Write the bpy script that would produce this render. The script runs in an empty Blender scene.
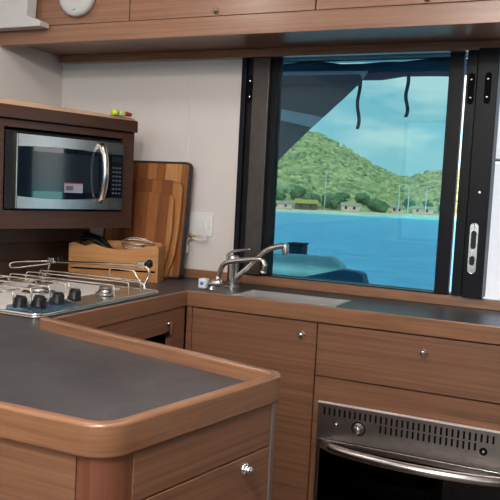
import bpy, bmesh, math, random
from mathutils import Vector, Matrix, noise
random.seed(7)
S = bpy.context.scene; COL = S.collection
R = math.radians

# ------------------------------------------------------------------ materials
def nmat(name):
    m = bpy.data.materials.new(name); m.use_nodes = True
    nt = m.node_tree; b = nt.nodes['Principled BSDF']
    return m, nt, b
def N(nt, t, **kw):
    n = nt.nodes.new(t)
    for k, v in kw.items():
        if k.startswith('i_'): n.inputs[k[2:]].default_value = v
        else: setattr(n, k, v)
    return n
def ramp(nt, stops):
    r = nt.nodes.new('ShaderNodeValToRGB'); e = r.color_ramp.elements
    while len(e) < len(stops): e.new(.5)
    for i, (p, c) in enumerate(stops): e[i].position = p; e[i].color = (*c, 1)
    return r
def coords(nt, scale, rot=(0,0,0)):
    tc = nt.nodes.new('ShaderNodeTexCoord'); mp = nt.nodes.new('ShaderNodeMapping')
    mp.inputs['Scale'].default_value = scale; mp.inputs['Rotation'].default_value = rot
    nt.links.new(tc.outputs['Object'], mp.inputs['Vector']); return mp.outputs[0]
def bump(nt, b, h, s, d=.01):
    bp = N(nt, 'ShaderNodeBump'); bp.inputs['Strength'].default_value = s; bp.inputs['Distance'].default_value = d
    nt.links.new(h, bp.inputs['Height']); nt.links.new(bp.outputs[0], b.inputs['Normal'])

def wood(name, dark, light, scale=(1.6,1.6,120), rough=.40, fine=(7,7,620), coat=.2):
    m, nt, b = nmat(name)
    v = coords(nt, scale); n1 = N(nt, 'ShaderNodeTexNoise'); n1.inputs['Scale'].default_value = 1
    n1.inputs['Detail'].default_value = 5; n1.inputs['Roughness'].default_value = .62; n1.inputs['Distortion'].default_value = .15
    nt.links.new(v, n1.inputs['Vector'])
    v2 = coords(nt, fine); n2 = N(nt, 'ShaderNodeTexNoise'); n2.inputs['Scale'].default_value = 1; n2.inputs['Detail'].default_value = 2
    nt.links.new(v2, n2.inputs['Vector'])
    mx = N(nt, 'ShaderNodeMath', operation='MULTIPLY_ADD'); mx.inputs[1].default_value = .35; 
    nt.links.new(n2.outputs[0], mx.inputs[0]); nt.links.new(n1.outputs[0], mx.inputs[2])
    r = ramp(nt, [(.42, dark), (.62, [ (a+c)/2 for a, c in zip(dark, light)]), (.88, light)])
    nt.links.new(mx.outputs[0], r.inputs[0]); nt.links.new(r.outputs[0], b.inputs['Base Color'])
    b.inputs['Roughness'].default_value = rough; b.inputs['Coat Weight'].default_value = coat; b.inputs['Coat Roughness'].default_value = .25
    bump(nt, b, mx.outputs[0], .08, .002)
    return m
def plain(name, c, rough=.5, metal=0, spec=.5, coat=0, nscale=0, namp=.12):
    m, nt, b = nmat(name)
    b.inputs['Roughness'].default_value = rough; b.inputs['Metallic'].default_value = metal
    b.inputs['Specular IOR Level'].default_value = spec; b.inputs['Coat Weight'].default_value = coat
    v = coords(nt, (1,1,1)); n1 = N(nt, 'ShaderNodeTexNoise'); n1.inputs['Scale'].default_value = nscale or 14
    n1.inputs['Detail'].default_value = 4; nt.links.new(v, n1.inputs['Vector'])
    r = ramp(nt, [(.3, [x*(1-namp) for x in c]), (.7, [min(1, x*(1+namp)) for x in c])])
    nt.links.new(n1.outputs[0], r.inputs[0]); nt.links.new(r.outputs[0], b.inputs['Base Color'])
    return m

W_D, W_L = (.135,.060,.034), (.285,.140,.078)
M = {}
M['wood'] = wood('walnut_horizontal', W_D, W_L)
M['wood_v'] = wood('walnut_vertical', (.10,.035,.018), (.22,.08,.045), (75,75,2.2), fine=(420,420,6))
M['wood_edge'] = wood('walnut_edge', (.17,.076,.038), (.33,.162,.085), (4,4,110), .3, (14,14,500), .45)
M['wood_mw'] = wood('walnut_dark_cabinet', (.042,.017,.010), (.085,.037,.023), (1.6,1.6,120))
M['wood_lip'] = wood('pale_wood_lip', (.42,.25,.15), (.66,.44,.29), (5,5,60))
M['bamboo'] = wood('bamboo', (.36,.145,.038), (.60,.28,.085), (5,5,50), .45, (10,10,200), .1)
M['floor'] = wood('teak_floor', (.07,.035,.018), (.16,.09,.05), (40,2,2), .5, (300,6,6))
def board_mat(name, cols, sx):
    m, nt, b = nmat(name)
    v = coords(nt, (sx,0,0)); vo = N(nt, 'ShaderNodeTexVoronoi', voronoi_dimensions='1D'); vo.inputs['Scale'].default_value = 1
    sp = N(nt, 'ShaderNodeSeparateXYZ'); nt.links.new(v, sp.inputs[0]); nt.links.new(sp.outputs[0], vo.inputs['W'])
    v2 = coords(nt, (130,130,5)); n2 = N(nt, 'ShaderNodeTexNoise'); n2.inputs['Scale'].default_value = 1; n2.inputs['Detail'].default_value = 5
    n2.inputs['Distortion'].default_value = .6
    nt.links.new(v2, n2.inputs['Vector'])
    sc = N(nt, 'ShaderNodeSeparateColor'); nt.links.new(vo.outputs['Color'], sc.inputs[0])
    ma = N(nt, 'ShaderNodeMath', operation='MULTIPLY_ADD'); ma.inputs[1].default_value = .45
    mb = N(nt, 'ShaderNodeMath', operation='MULTIPLY'); mb.inputs[1].default_value = .6
    nt.links.new(sc.outputs[0], mb.inputs[0]); nt.links.new(n2.outputs[0], ma.inputs[0]); nt.links.new(mb.outputs[0], ma.inputs[2])
    r = ramp(nt, [(.12, cols[0]), (.5, cols[1]), (.85, cols[2])]); nt.links.new(ma.outputs[0], r.inputs[0])
    nt.links.new(r.outputs[0], b.inputs['Base Color']); b.inputs['Roughness'].default_value = .45
    return m
M['board'] = board_mat('striped_teak', [(.20,.065,.018), (.38,.14,.042), (.60,.30,.11)], 30)
M['board_b'] = board_mat('striped_teak_dark', [(.15,.048,.015), (.28,.095,.028), (.46,.20,.06)], 26)
# dark laminate
m, nt, b = nmat('slate_laminate'); v = coords(nt, (1,1,1))
n1 = N(nt, 'ShaderNodeTexNoise'); n1.inputs['Scale'].default_value = 9; n1.inputs['Detail'].default_value = 8; n1.inputs['Roughness'].default_value = .68
nt.links.new(v, n1.inputs['Vector'])
r = ramp(nt, [(.32, (.034,.034,.037)), (.55, (.060,.058,.063)), (.75, (.10,.095,.10))]); nt.links.new(n1.outputs[0], r.inputs[0]); nt.links.new(r.outputs[0], b.inputs['Base Color'])
b.inputs['Roughness'].default_value = .42; n3 = N(nt, 'ShaderNodeTexNoise'); n3.inputs['Scale'].default_value = 260; nt.links.new(v, n3.inputs['Vector']); bump(nt, b, n3.outputs[0], .12, .001)
M['lam'] = m
M['wall'] = plain('wall_white_laminate', (.74,.69,.655), .45, nscale=3, namp=.02)
M['ceil'] = plain('ceiling_white', (.86,.83,.80), .6, namp=.02)
M['offwhite'] = plain('off_white_plastic', (.50,.49,.49), .4, namp=.02)
M['white'] = plain('white_plastic', (.82,.81,.80), .35, namp=.02)
M['gel'] = plain('white_gelcoat', (.88,.84,.84), .3, namp=.02)
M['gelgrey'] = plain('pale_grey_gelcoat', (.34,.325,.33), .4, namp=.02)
M['steel'] = plain('brushed_steel', (.62,.60,.58), .26, 1, nscale=60, namp=.06)
M['steel_d'] = plain('dark_steel', (.40,.365,.35), .38, 1, nscale=60, namp=.08)
M['chrome'] = plain('chrome', (.88,.88,.88), .16, 1, namp=.02)
M['wire'] = plain('bright_wire', (.85,.78,.70), .22, 1, namp=.05)
M['satin'] = plain('satin_corner_trim', (.42,.37,.35), .35, .6, namp=.04)  # grey imitates window light reflected on the far wooden corner
M['basin'] = plain('matt_basin_steel', (.78,.74,.71), .38, .92, namp=.06)
M['white_steel'] = plain('bright_rough_steel', (.85,.80,.77), .5, .5, namp=.04)
M['tap'] = plain('satin_chrome', (.70,.66,.63), .2, 1, namp=.05)
M['black'] = plain('black_plastic', (.010,.010,.011), .4, 0, .3, namp=.2)
M['cav'] = plain('dark_cavity', (.006,.005,.005), .9, spec=.1, namp=.2)
M['rubber'] = plain('black_rubber', (.02,.021,.024), .6, namp=.2)
M['alu'] = plain('anodised_bronze_frame', (.075,.068,.064), .36, .5, nscale=40, namp=.15)
M['alu_b'] = plain('black_frame', (.010,.011,.014), .42, 0, .12, namp=.15)
M['navy'] = plain('navy_canvas', (.02,.05,.10), .8, namp=.3)
M['canvas'] = plain('grey_canvas', (.145,.14,.155), .85, nscale=9, namp=.15)
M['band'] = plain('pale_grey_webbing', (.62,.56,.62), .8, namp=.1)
M['cush'] = plain('pale_blue_vinyl', (.52,.88,.92), .5, namp=.1)
M['cush_d'] = plain('deep_blue_vinyl', (.03,.16,.30), .5, namp=.15)
M['hard'] = plain('hardtop_underside', (.55,.68,.70), .5, namp=.04)
M['blue'] = plain('blue_plastic', (.03,.16,.62), .35, namp=.05)
M['bluefilm'] = plain('steel_with_blue_film', (.22,.42,.62), .15, .8, nscale=25, namp=.5)  # blue is the sky's reflection painted onto the steel
M['lime'] = plain('lime_plastic', (.55,.75,.02), .4, namp=.05)
M['red'] = plain('red_plastic', (.45,.02,.02), .4, namp=.05)
M['brass'] = plain('brass', (.75,.5,.18), .3, 1, namp=.05)
M['ink'] = plain('grey_ink', (.10,.12,.14), .5, namp=.02)
M['ink_w'] = plain('white_ink', (.55,.55,.55), .5, namp=.02)
M['paper'] = plain('label_paper', (.34,.35,.42), .5, namp=.05)
M['seam'] = plain('dark_seam', (.012,.006,.004), .8, spec=.1, namp=.1)
M['trunk'] = plain('bark', (.16,.11,.07), .9, namp=.3)
M['sand'] = plain('beach_sand', (.85,.66,.46), .9, nscale=.2, namp=.2)
M['hut_w'] = plain('pale_pink_plaster', (.95,.55,.42), .8, namp=.08)
M['thatch'] = plain('yellow_thatch', (.52,.36,.08), .9, namp=.3)
M['hutroof'] = plain('faded_roof', (.50,.36,.28), .9, namp=.15)
M['pole'] = plain('pale_pole_paint', (.7,.72,.7), .5, namp=.05)
# microwave glass
m, nt, b = nmat('black_door_glass'); b.inputs['Base Color'].default_value = (.006,.012,.022,1); b.inputs['Roughness'].default_value = .04; b.inputs['Specular IOR Level'].default_value = .9; M['mwglass'] = m
m, nt, b = nmat('microwave_window_mesh'); b.inputs['Base Color'].default_value = (.015,.024,.036,1); b.inputs['Roughness'].default_value = .1; b.inputs['Specular IOR Level'].default_value = .45; M['mwin'] = m
def pane(name, tint, ior=1.45, rough=0.0):
    m = bpy.data.materials.new(name); m.use_nodes = True; nt = m.node_tree; nt.nodes.clear()
    o = N(nt, 'ShaderNodeOutputMaterial'); mx = N(nt, 'ShaderNodeMixShader'); fr = N(nt, 'ShaderNodeFresnel'); fr.inputs[0].default_value = ior
    t = N(nt, 'ShaderNodeBsdfTransparent'); t.inputs[0].default_value = (*tint, 1); g = N(nt, 'ShaderNodeBsdfGlossy'); g.inputs['Roughness'].default_value = rough
    nt.links.new(fr.outputs[0], mx.inputs[0]); nt.links.new(t.outputs[0], mx.inputs[1]); nt.links.new(g.outputs[0], mx.inputs[2]); nt.links.new(mx.outputs[0], o.inputs[0])
    return m
M['pane'] = pane('tinted_window_glass', (.37,.52,.53))
M['clear'] = pane('clear_window_glass', (.92,.96,.96))
M['ovenglass'] = pane('smoked_oven_glass', (.10,.10,.11))
# sea
m, nt, b = nmat('turquoise_sea'); tc = N(nt, 'ShaderNodeTexCoord')
sp = N(nt, 'ShaderNodeVectorMath', operation='LENGTH'); nt.links.new(tc.outputs['Object'], sp.inputs[0])
mr = N(nt, 'ShaderNodeMapRange'); mr.inputs[1].default_value = 0; mr.inputs[2].default_value = 150; nt.links.new(sp.outputs['Value'], mr.inputs[0])
r = ramp(nt, [(0, (.13,.39,.60)), (.6, (.14,.44,.64)), (.83, (.15,.50,.66)), (.89, (.32,.95,.84))]); nt.links.new(mr.outputs[0], r.inputs[0])
v = coords(nt, (.5,1.6,1), (0,0,R(17))); n1 = N(nt, 'ShaderNodeTexNoise'); n1.inputs['Scale'].default_value = .8; n1.inputs['Detail'].default_value = 6; n1.inputs['Roughness'].default_value = .65; nt.links.new(v, n1.inputs['Vector'])
mx = N(nt, 'ShaderNodeMix', data_type='RGBA', blend_type='MULTIPLY'); mx.inputs[0].default_value = 1
r2 = ramp(nt, [(.35, (.72,.8,.85)), (.65, (1.2,1.12,1.08))]); nt.links.new(n1.outputs[0], r2.inputs[0])
nt.links.new(r.outputs[0], mx.inputs[6]); nt.links.new(r2.outputs[0], mx.inputs[7]); nt.links.new(mx.outputs[2], b.inputs['Base Color'])
b.inputs['Roughness'].default_value = .5; b.inputs['Specular IOR Level'].default_value = .12; bump(nt, b, n1.outputs[0], .5, .3); M['sea'] = m
# hill greenery
def green(name, a, c, d, sc):
    m, nt, b = nmat(name); v = coords(nt, (1,1,1)); n1 = N(nt, 'ShaderNodeTexNoise'); n1.inputs['Scale'].default_value = sc; n1.inputs['Detail'].default_value = 9; n1.inputs['Roughness'].default_value = .72
    nt.links.new(v, n1.inputs['Vector']); r = ramp(nt, [(.36, a), (.5, c), (.64, d)]); nt.links.new(n1.outputs[0], r.inputs[0]); nt.links.new(r.outputs[0], b.inputs['Base Color'])
    b.inputs['Roughness'].default_value = .9; b.inputs['Specular IOR Level'].default_value = .1; bump(nt, b, n1.outputs[0], .6, 1.0); return m
M['green'] = green('hill_canopy', (.13,.18,.10), (.42,.42,.18), (.85,.66,.32), .2)
M['green_d'] = green('shore_tree_leaves', (.06,.12,.06), (.13,.21,.09), (.26,.33,.15), .8)

# ------------------------------------------------------------------ mesh builder (world coordinates in, local out)
MATW = {}
def wm(o): return MATW.get(o.name, Matrix.Identity(4)) if o else Matrix.Identity(4)
class MB:
    def __init__(s): s.bm = bmesh.new()
    def box(s, x0, x1, y0, y1, z0, z1, mtx=None):
        g = bmesh.ops.create_cube(s.bm, size=1); c = Vector(((x0+x1)/2, (y0+y1)/2, (z0+z1)/2)); d = (abs(x1-x0), abs(y1-y0), abs(z1-z0))
        for v in g['verts']:
            v.co = Vector((v.co.x*d[0], v.co.y*d[1], v.co.z*d[2])) + c
            if mtx: v.co = mtx @ v.co
        return s
    def prism(s, pts, z0, z1, mtx=None):
        """pts in xy, extruded z0..z1; mtx maps to world"""
        a = [s.bm.verts.new((p[0], p[1], z0)) for p in pts]; b = [s.bm.verts.new((p[0], p[1], z1)) for p in pts]; n = len(pts)
        s.bm.faces.new(list(reversed(a))); s.bm.faces.new(b)
        for i in range(n): s.bm.faces.new((a[i], a[(i+1) % n], b[(i+1) % n], b[i]))
        if mtx:
            for v in a+b: v.co = mtx @ v.co
        return s
    def tube(s, pts, r, n=10, closed=False):
        P = [Vector(p) for p in pts]; rs = r if isinstance(r, (list, tuple)) else [r]*len(P); rings = []; up = None
        for i, p in enumerate(P):
            if closed: d = (P[(i+1) % len(P)]-P[i-1]).normalized()
            else: d = (P[min(i+1, len(P)-1)]-P[max(i-1, 0)]).normalized()
            if up is None:
                up = Vector((0,0,1)) if abs(d.z) < .9 else Vector((1,0,0))
            a = (up - d*up.dot(d)).normalized(); up = a; b = d.cross(a)
            rings.append([s.bm.verts.new(p + rs[i]*(math.cos(2*math.pi*k/n)*a + math.sin(2*math.pi*k/n)*b)) for k in range(n)])
        m = len(P)
        for i in range(m if closed else m-1):
            A, B = rings[i], rings[(i+1) % m]
            for k in range(n): s.bm.faces.new((A[k], A[(k+1) % n], B[(k+1) % n], B[k]))
        if not closed: s.bm.faces.new(list(reversed(rings[0]))); s.bm.faces.new(rings[-1])
        return s
    def lathe(s, prof, o, axis=(0,0,1), n=24):
        """prof: list of (radius, height) along the axis from o"""
        ax = Vector(axis).normalized(); a = ax.orthogonal().normalized(); b = ax.cross(a); rings = []; o = Vector(o)
        for r_, h in prof: rings.append([s.bm.verts.new(o + ax*h + r_*(math.cos(2*math.pi*k/n)*a + math.sin(2*math.pi*k/n)*b)) for k in range(n)])
        for A, B in zip(rings, rings[1:]):
            for k in range(n): s.bm.faces.new((A[k], A[(k+1) % n], B[(k+1) % n], B[k]))
        s.bm.faces.new(list(reversed(rings[0]))); s.bm.faces.new(rings[-1]); return s
    def strip(s, path, side, w, z0, z1):
        """wall-like ribbon along a path in xy, offset by w to the given side"""
        P = [Vector((p[0], p[1])) for p in path]; Q = []
        for i, p in enumerate(P):
            d1 = (P[i]-P[i-1]).normalized() if i else None; d2 = (P[i+1]-P[i]).normalized() if i < len(P)-1 else None
            if d1 is None: d1 = d2
            if d2 is None: d2 = d1
            n1 = Vector((-d1.y, d1.x)); n2 = Vector((-d2.y, d2.x)); nn = (n1+n2).normalized(); k = 1/max(.3, nn.dot(n1))
            Q.append(p + nn*w*k*side)
        L = []
        for p, q in zip(P, Q): L.append([s.bm.verts.new((p.x,p.y,z0)), s.bm.verts.new((q.x,q.y,z0)), s.bm.verts.new((q.x,q.y,z1)), s.bm.verts.new((p.x,p.y,z1))])
        for A, B in zip(L, L[1:]):
            for k in range(4): s.bm.faces.new((A[k], A[(k+1) % 4], B[(k+1) % 4], B[k]))
        s.bm.faces.new(L[0]); s.bm.faces.new(list(reversed(L[-1]))); return s
    def build(s, name, mat, parent=None, bevel=0, seg=2, smooth=False, lab=None, sub=0):
        bmesh.ops.recalc_face_normals(s.bm, faces=s.bm.faces[:])
        inv = wm(parent).inverted()
        if not parent:   # put the origin at the base centre of the mesh
            vs = [v.co for v in s.bm.verts]; lo = [min(v[i] for v in vs) for i in range(3)]; hi = [max(v[i] for v in vs) for i in range(3)]
            loc = Vector(((lo[0]+hi[0])/2, (lo[1]+hi[1])/2, lo[2])); inv = Matrix.Translation(-loc)
        for v in s.bm.verts: v.co = inv @ v.co
        if smooth:
            for f in s.bm.faces: f.smooth = True
        me = bpy.data.meshes.new(name); s.bm.to_mesh(me); s.bm.free(); me.materials.append(mat)
        o = bpy.data.objects.new(name, me); COL.objects.link(o)
        if parent: o.parent = parent; MATW[o.name] = wm(parent).copy()
        else: o.location = loc; MATW[o.name] = Matrix.Translation(loc)
        if bevel:
            md = o.modifiers.new('bevel', 'BEVEL'); md.width = bevel; md.segments = seg; md.limit_method = 'ANGLE'; md.angle_limit = R(50)
            if not smooth:
                for f in me.polygons: f.use_smooth = True
            wn = o.modifiers.new('wn', 'WEIGHTED_NORMAL'); wn.keep_sharp = True
        if sub: md = o.modifiers.new('sub', 'SUBSURF'); md.levels = sub; md.render_levels = sub
        if lab: o['label'] = lab
        return o
def thing(name, label, cat, loc, rz=0, group=None):
    o = bpy.data.objects.new(name, None); COL.objects.link(o); o.location = loc; o.rotation_euler = (0,0,rz); o.empty_display_size = .05
    MATW[o.name] = Matrix.Translation(Vector(loc)) @ Matrix.Rotation(rz, 4, 'Z')
    o['label'] = label; o['category'] = cat
    if group: o['group'] = group
    return o
def tag(o, label=None, cat=None, group=None, kind=None):
    if label: o['label'] = label
    if cat: o['category'] = cat
    if group: o['group'] = group
    if kind: o['kind'] = kind
    return o
def struct(mb, name, mat, label=None, **kw):
    o = mb.build(name, mat, **kw); o['kind'] = 'structure'
    if label: o['label'] = label
    return o
def arc(cx, cy, r, a0, a1, n=6): return [(cx + r*math.cos(R(a0+(a1-a0)*i/n)), cy + r*math.sin(R(a0+(a1-a0)*i/n))) for i in range(n+1)]
def fillet(P, A, Q, r, n=6):
    """round the corner P-A-Q with radius r"""
    P, A, Q = Vector(P), Vector(A), Vector(Q); u = (P-A).normalized(); w = (Q-A).normalized(); th = u.angle(w); d = r/math.tan(th/2)
    c = A + (u+w).normalized()*r/math.sin(th/2); s0 = A+u*d-c; s1 = A+w*d-c; out = []
    a0 = math.atan2(s0.y, s0.x); a1 = math.atan2(s1.y, s1.x); da = (a1-a0+math.pi) % (2*math.pi)-math.pi
    for i in range(n+1): a = a0+da*i/n; out.append((c.x+r*math.cos(a), c.y+r*math.sin(a)))
    return out
def rrect(x0, x1, y0, y1, r, n=5):
    return arc(x1-r, y0+r, r, -90, 0, n)+arc(x1-r, y1-r, r, 0, 90, n)+arc(x0+r, y1-r, r, 90, 180, n)+arc(x0+r, y0+r, r, 180, 270, n)
def frame_mtx(o, xa, za):   # local x -> xa, local y -> za, local z -> normal
    xa = Vector(xa).normalized(); za = Vector(za).normalized(); n = xa.cross(za)
    return Matrix.Translation(Vector(o)) @ Matrix((xa, za, n)).transposed().to_4x4()
def smoothpath(pts, it=2):
    P = [Vector(p) for p in pts]
    for _ in range(it):
        Q = [P[0]]
        for a, b in zip(P, P[1:]): Q += [a*.75+b*.25, a*.25+b*.75]
        Q.append(P[-1]); P = Q
    return P

def latch(p, n, parent, r=.0118):
    k = MB().lathe([(r,0),(r,.002),(r*.92,.0045),(r*.7,.0055),(r*.66,.010),(r*.6,.013),(.001,.0145)], p, n, 28).build('knob', M['chrome'], parent, smooth=True)
    MB().lathe([(r*.34,.0135),(r*.34,.0155),(.0005,.016)], p, n, 16).build('button', M['steel_d'], k, smooth=True)
    return k

# ------------------------------------------------------------------ the room
XL, YB = -1.86, 2.29
struct(MB().box(-2.0, 2.5, -2.8, 2.36, -.06, 0), 'floor', M['floor'])
struct(MB().box(-2.0, 2.5, -2.8, 2.36, 2.05, 2.10), 'ceiling', M['ceil'])
struct(MB().box(XL-.06, XL, -2.8, 2.35, 0, 2.05), 'wall_left', M['wall'])
bw = MB(); bw.box(XL, -1.092, YB, 2.35, 0, 2.05); bw.box(-1.092, .47, YB, 2.35, 0, .90); bw.box(-1.092, .47, YB, 2.35, 1.662, 2.05); bw.box(.47, 2.5, YB, 2.35, 0, 2.05)
struct(bw, 'wall_back', M['wall'])
rw = MB(); rw.box(XL, 2.4, -2.66, -2.6, 0, .80); rw.box(XL, 2.4, -2.66, -2.6, 1.97, 2.05)
for a, c in ((XL, -1.7), (-.35, -.25), (1.05, 1.15), (2.3, 2.4)): rw.box(a, c, -2.66, -2.6, .80, 1.97)
struct(rw, 'wall_rear', M['wall'])
rr = MB().box(2.4, 2.46, -2.66, YB, 0, 2.05)
struct(rr, 'wall_right', M['wall'])
struct(MB().prism([(-1.735,1.08),(-1.30,1.08),(-1.30,1.597),(-1.308,1.605),(-1.727,1.605),(-1.735,1.597)], 0, .0025, frame_mtx((0,YB,0),(1,0,0),(0,0,1))), 'trim_1', M['wall'], bevel=.0012)
# wood strip behind the worktop / window ledge
struct(MB().box(-1.84, .47, 2.268, 2.29, .901, .931), 'trim_2', M['wood_edge'], bevel=.002)
struct(MB().prism([(-1.859,1.706),(-1.638,1.706),(-1.638,1.722),(-1.695,1.744),(-1.691,1.79),(-1.68,2.049),(-1.859,2.049)], 0, .046, frame_mtx((0,1.945,0),(1,0,0),(0,0,1))), 'trim_3', M['offwhite'], bevel=.003)

# big galley window: frame in the wall, tinted pane
fr = MB(); fr.box(-1.092, -1.074, 2.262, 2.345, .931, 1.662); fr.box(-.414, -.3715, 2.280, 2.31, .933, 1.662)
fr.box(-.359, -.329, 2.256, 2.275, .933, 1.662)
fr.box(-1.074, -.327, 2.285, 2.345, 1.655, 1.662); fr.box(-1.074, -.327, 2.285, 2.345, .925, .934)
wf = struct(fr, 'window_1', M['alu_b'], bevel=.002)
MB().box(-1.074, -1.050, 2.275, 2.335, .934, 1.655).build('frame_channel', M['alu_b'], wf, bevel=.002)
MB().box(-1.050, -.990, 2.262, 2.315, .934, 1.655).build('frame_post', M['alu'], wf, bevel=.003)
MB().box(-.990, -.968, 2.280, 2.325, .934, 1.655).build('frame_inner', M['alu_b'], wf, bevel=.002)
MB().box(-.968, -.414, 2.298, 2.303, .934, 1.655).build('window_pane', M['pane'], wf)
def keeper(x, z, y, parent):
    pl = MB().prism(rrect(x-.009, x+.009, z-.045, z+.045, .009), 0, .004, frame_mtx((0,y,0),(1,0,0),(0,0,1))).build('latch_plate', M['cav'], parent, bevel=.001)
    for dz in (-.026, .026): MB().lathe([(.0035,0),(.0035,.001),(.001,.0018)], (x, y-.004, z+dz), (0,-1,0), 12).build('screw', M['steel'], pl)
keeper(-1.063, 1.555, 2.275, wf)
keeper(-.343, 1.545, 2.256, wf)
# second sliding sash, pushed open towards the right post
s2 = struct(MB().box(-.327, -.268, 2.246, 2.33, .933, 1.660), 'window_2', M['alu_b'], bevel=.002)
keeper(-.295, 1.545, 2.246, s2)
hp = MB().prism(rrect(-.3155, -.2905, 1.005, 1.155, .0125), 0, .003, frame_mtx((0,2.246,0),(1,0,0),(0,0,1))).build('handle_plate', M['steel'], s2, bevel=.0008)
MB().prism(rrect(-.3105, -.2955, 1.078, 1.132, .0075), 0, .0008, frame_mtx((0,2.243,0),(1,0,0),(0,0,1))).build('finger_slot', M['black'], hp)
MB().prism(rrect(-.3105, -.2955, 1.03, 1.058, .0075), 0, .0008, frame_mtx((0,2.243,0),(1,0,0),(0,0,1))).build('key_slot', M['black'], hp)
for z in (1.143, 1.016): MB().lathe([(.003,0),(.003,.0012)], (-.303, 2.2428, z), (0,-1,0), 10).build('screw', M['steel_d'], hp)
MB().lathe([(.0035,0),(.0035,.001)], (-.296, 2.246, 1.245), (0,-1,0), 12).build('screw', M['steel'], s2)
struct(MB().box(.44, .47, 2.262, 2.345, .931, 1.662), 'trim_4', M['alu_b'], bevel=.002)
# salon windows behind the camera
for i, (a, c) in enumerate(((-1.7,-.35), (-.25,1.05), (1.15,2.3))):
    f = MB()
    for (x0,x1,z0,z1) in ((a,a+.03,.80,1.97),(c-.03,c,.80,1.97),(a+.03,c-.03,.80,.83),(a+.03,c-.03,1.94,1.97)): f.box(x0,x1,-2.65,-2.61,z0,z1)
    o = struct(f, 'window_%d' % (3+i), M['alu_b']); MB().box(a+.03, c-.03, -2.633, -2.629, .83, 1.94).build('window_pane', M['clear'], o)

# dark cladding added on unseen salon walls to cut light on the low doors
struct(MB().box(XL+.001, 2.38, -2.598, -2.58, 0, .79), 'trim_5', M['wood_mw'])
struct(MB().box(2.38, 2.398, -2.578, 2.28, 0, 1.15), 'trim_6', M['wood_mw'])
struct(MB().box(XL+.001, XL+.018, -2.578, .70, 0, 1.0), 'trim_7', M['wood_mw'])

# ------------------------------------------------------------------ worktop
ZT = .900
A0, A1, A2, A3, A4 = (-1.83,.725), (-.508,.725), (-.426,1.112), (-1.052,1.262), (-1.104,1.372)
near = fillet(A0, A1, A2, .05, 8); far = fillet(A1, A2, A3, .032, 8)
rail_path = [A0] + near + far + [(-1.05,1.2615)]
wt = thing('worktop', 'continuous dark slate grey galley worktop with a wooden edge, running from window to peninsula', 'worktop', (-1.2,1.3,.85))
lam = MB()
ins = 0.004
lam.prism([(-1.858,.738)]+[(p[0]-.006, p[1]+.006) for p in near]+[(p[0]-.008, p[1]-.008) for p in far]+[(-1.06,1.255),(-1.113,1.372),(-1.858,1.372)], .8805, ZT)
lam.prism([(-1.858,1.372),(-1.113,1.372),(-1.111,1.988),(-1.858,1.988)], .872, ZT)
SX0, SX1, SY0, SY1 = -.955, -.638, 2.0, 2.142
lam.box(-1.858, SX0, 1.988, 2.288, .872, ZT); lam.box(SX0, SX1, 1.988, SY0, .872, ZT); lam.box(SX0, SX1, SY1, 2.288, .872, ZT); lam.box(SX1, .47, 1.988, 2.288, .872, ZT)
lam.build('laminate_top', M['lam'], wt)
MB().strip([(.47,1.977),(-1.102,1.977),(-1.104,1.372),(-1.060,1.268)], -1, .010, .854, .9015).build('wooden_edge', M['wood_edge'], wt, bevel=.003, seg=3)
MB().strip(rail_path, 1, .019, .880, .925).build('raised_rim', M['wood_edge'], wt, bevel=.005, seg=4)

# sink
sk = thing('sink', 'small stainless steel sink sunk in the worktop under the window', 'sink', ((SX0+SX1)/2, (SY0+SY1)/2, .76))
g = .001; s_ = MB(); x0,x1,y0,y1 = SX0+g, SX1-g, SY0+g, SY1-g
s_.box(x0,x1,y0,y1,.76,.763); s_.box(x0,x0+.003,y0,y1,.763,.9); s_.box(x1-.003,x1,y0,y1,.763,.9); s_.box(x0,x1,y0,y0+.003,.763,.9); s_.box(x0,x1,y1-.003,y1,.763,.9)
s_.build('basin', M['basin'], sk)
rim = MB()
for (a,c,d,e) in ((x0-.006,x1+.006,y0-.006,y0+.004),(x0-.006,x1+.006,y1-.004,y1+.006),(x0-.006,x0+.004,y0+.004,y1-.004),(x1-.004,x1+.006,y0+.004,y1-.004)): rim.box(a,c,d,e,.9003,.9018)
rim.build('rim', M['basin'], sk)
MB().lathe([(.022,0),(.022,.002),(.008,.001)], (-.8,2.07,.763)).build('drain', M['steel_d'], sk)
# taps
tp = thing('mixer_tap', 'tall satin chrome mixer tap with lever and angled spout, beside the sink', 'tap', (-1.035,2.15,ZT))
MB().lathe([(.024,0),(.024,.004),(.0195,.007),(.0185,.05),(.0185,.085),(.0195,.088),(.0195,.10),(.015,.106),(.004,.108)], (-1.035,2.15,ZT), n=28).build('body', M['chrome'], tp, smooth=True, bevel=.0005)
lv = smoothpath([(-1.052,2.15,.985),(-1.060,2.15,1.005),(-1.035,2.15,1.020),(-1.01,2.145,1.023),(-.972,2.14,1.030)])
MB().tube(lv, [.0052]*6+[.0045]*(len(lv)-6), 10).build('lever', M['tap'], tp, smooth=True)
sp_ = smoothpath([(-1.028,2.145,.927),(-.985,2.15,.965),(-.945,2.15,1.008),(-.918,2.15,1.033),(-.885,2.15,1.045),(-.862,2.15,1.050)])
MB().tube(sp_, .0088, 14).build('spout', M['tap'], tp, smooth=True)
MB().lathe([(.0115,0),(.0115,.012),(.0108,.03),(.009,.031)], (-.858,2.15,1.054), (.12,0,-1), 18).build('nozzle', M['chrome'], tp, smooth=True, bevel=.0006)
t2 = thing('water_outlet', 'low chrome tap with blue dot valve and hooked spout, left of the mixer', 'tap', (-1.06,2.06,ZT))
MB().lathe([(.012,0),(.012,.002),(.008,.004),(.008,.016),(.003,.016)], (-1.062,2.06,ZT), n=18).build('foot', M['chrome'], t2, smooth=True)
MB().lathe([(.010,0),(.0115,.002),(.0115,.044),(.009,.047),(.002,.048)], (-1.078,2.06,.9175), (1,0,.12), 20).build('valve_body', M['chrome'], t2, smooth=True)
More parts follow.
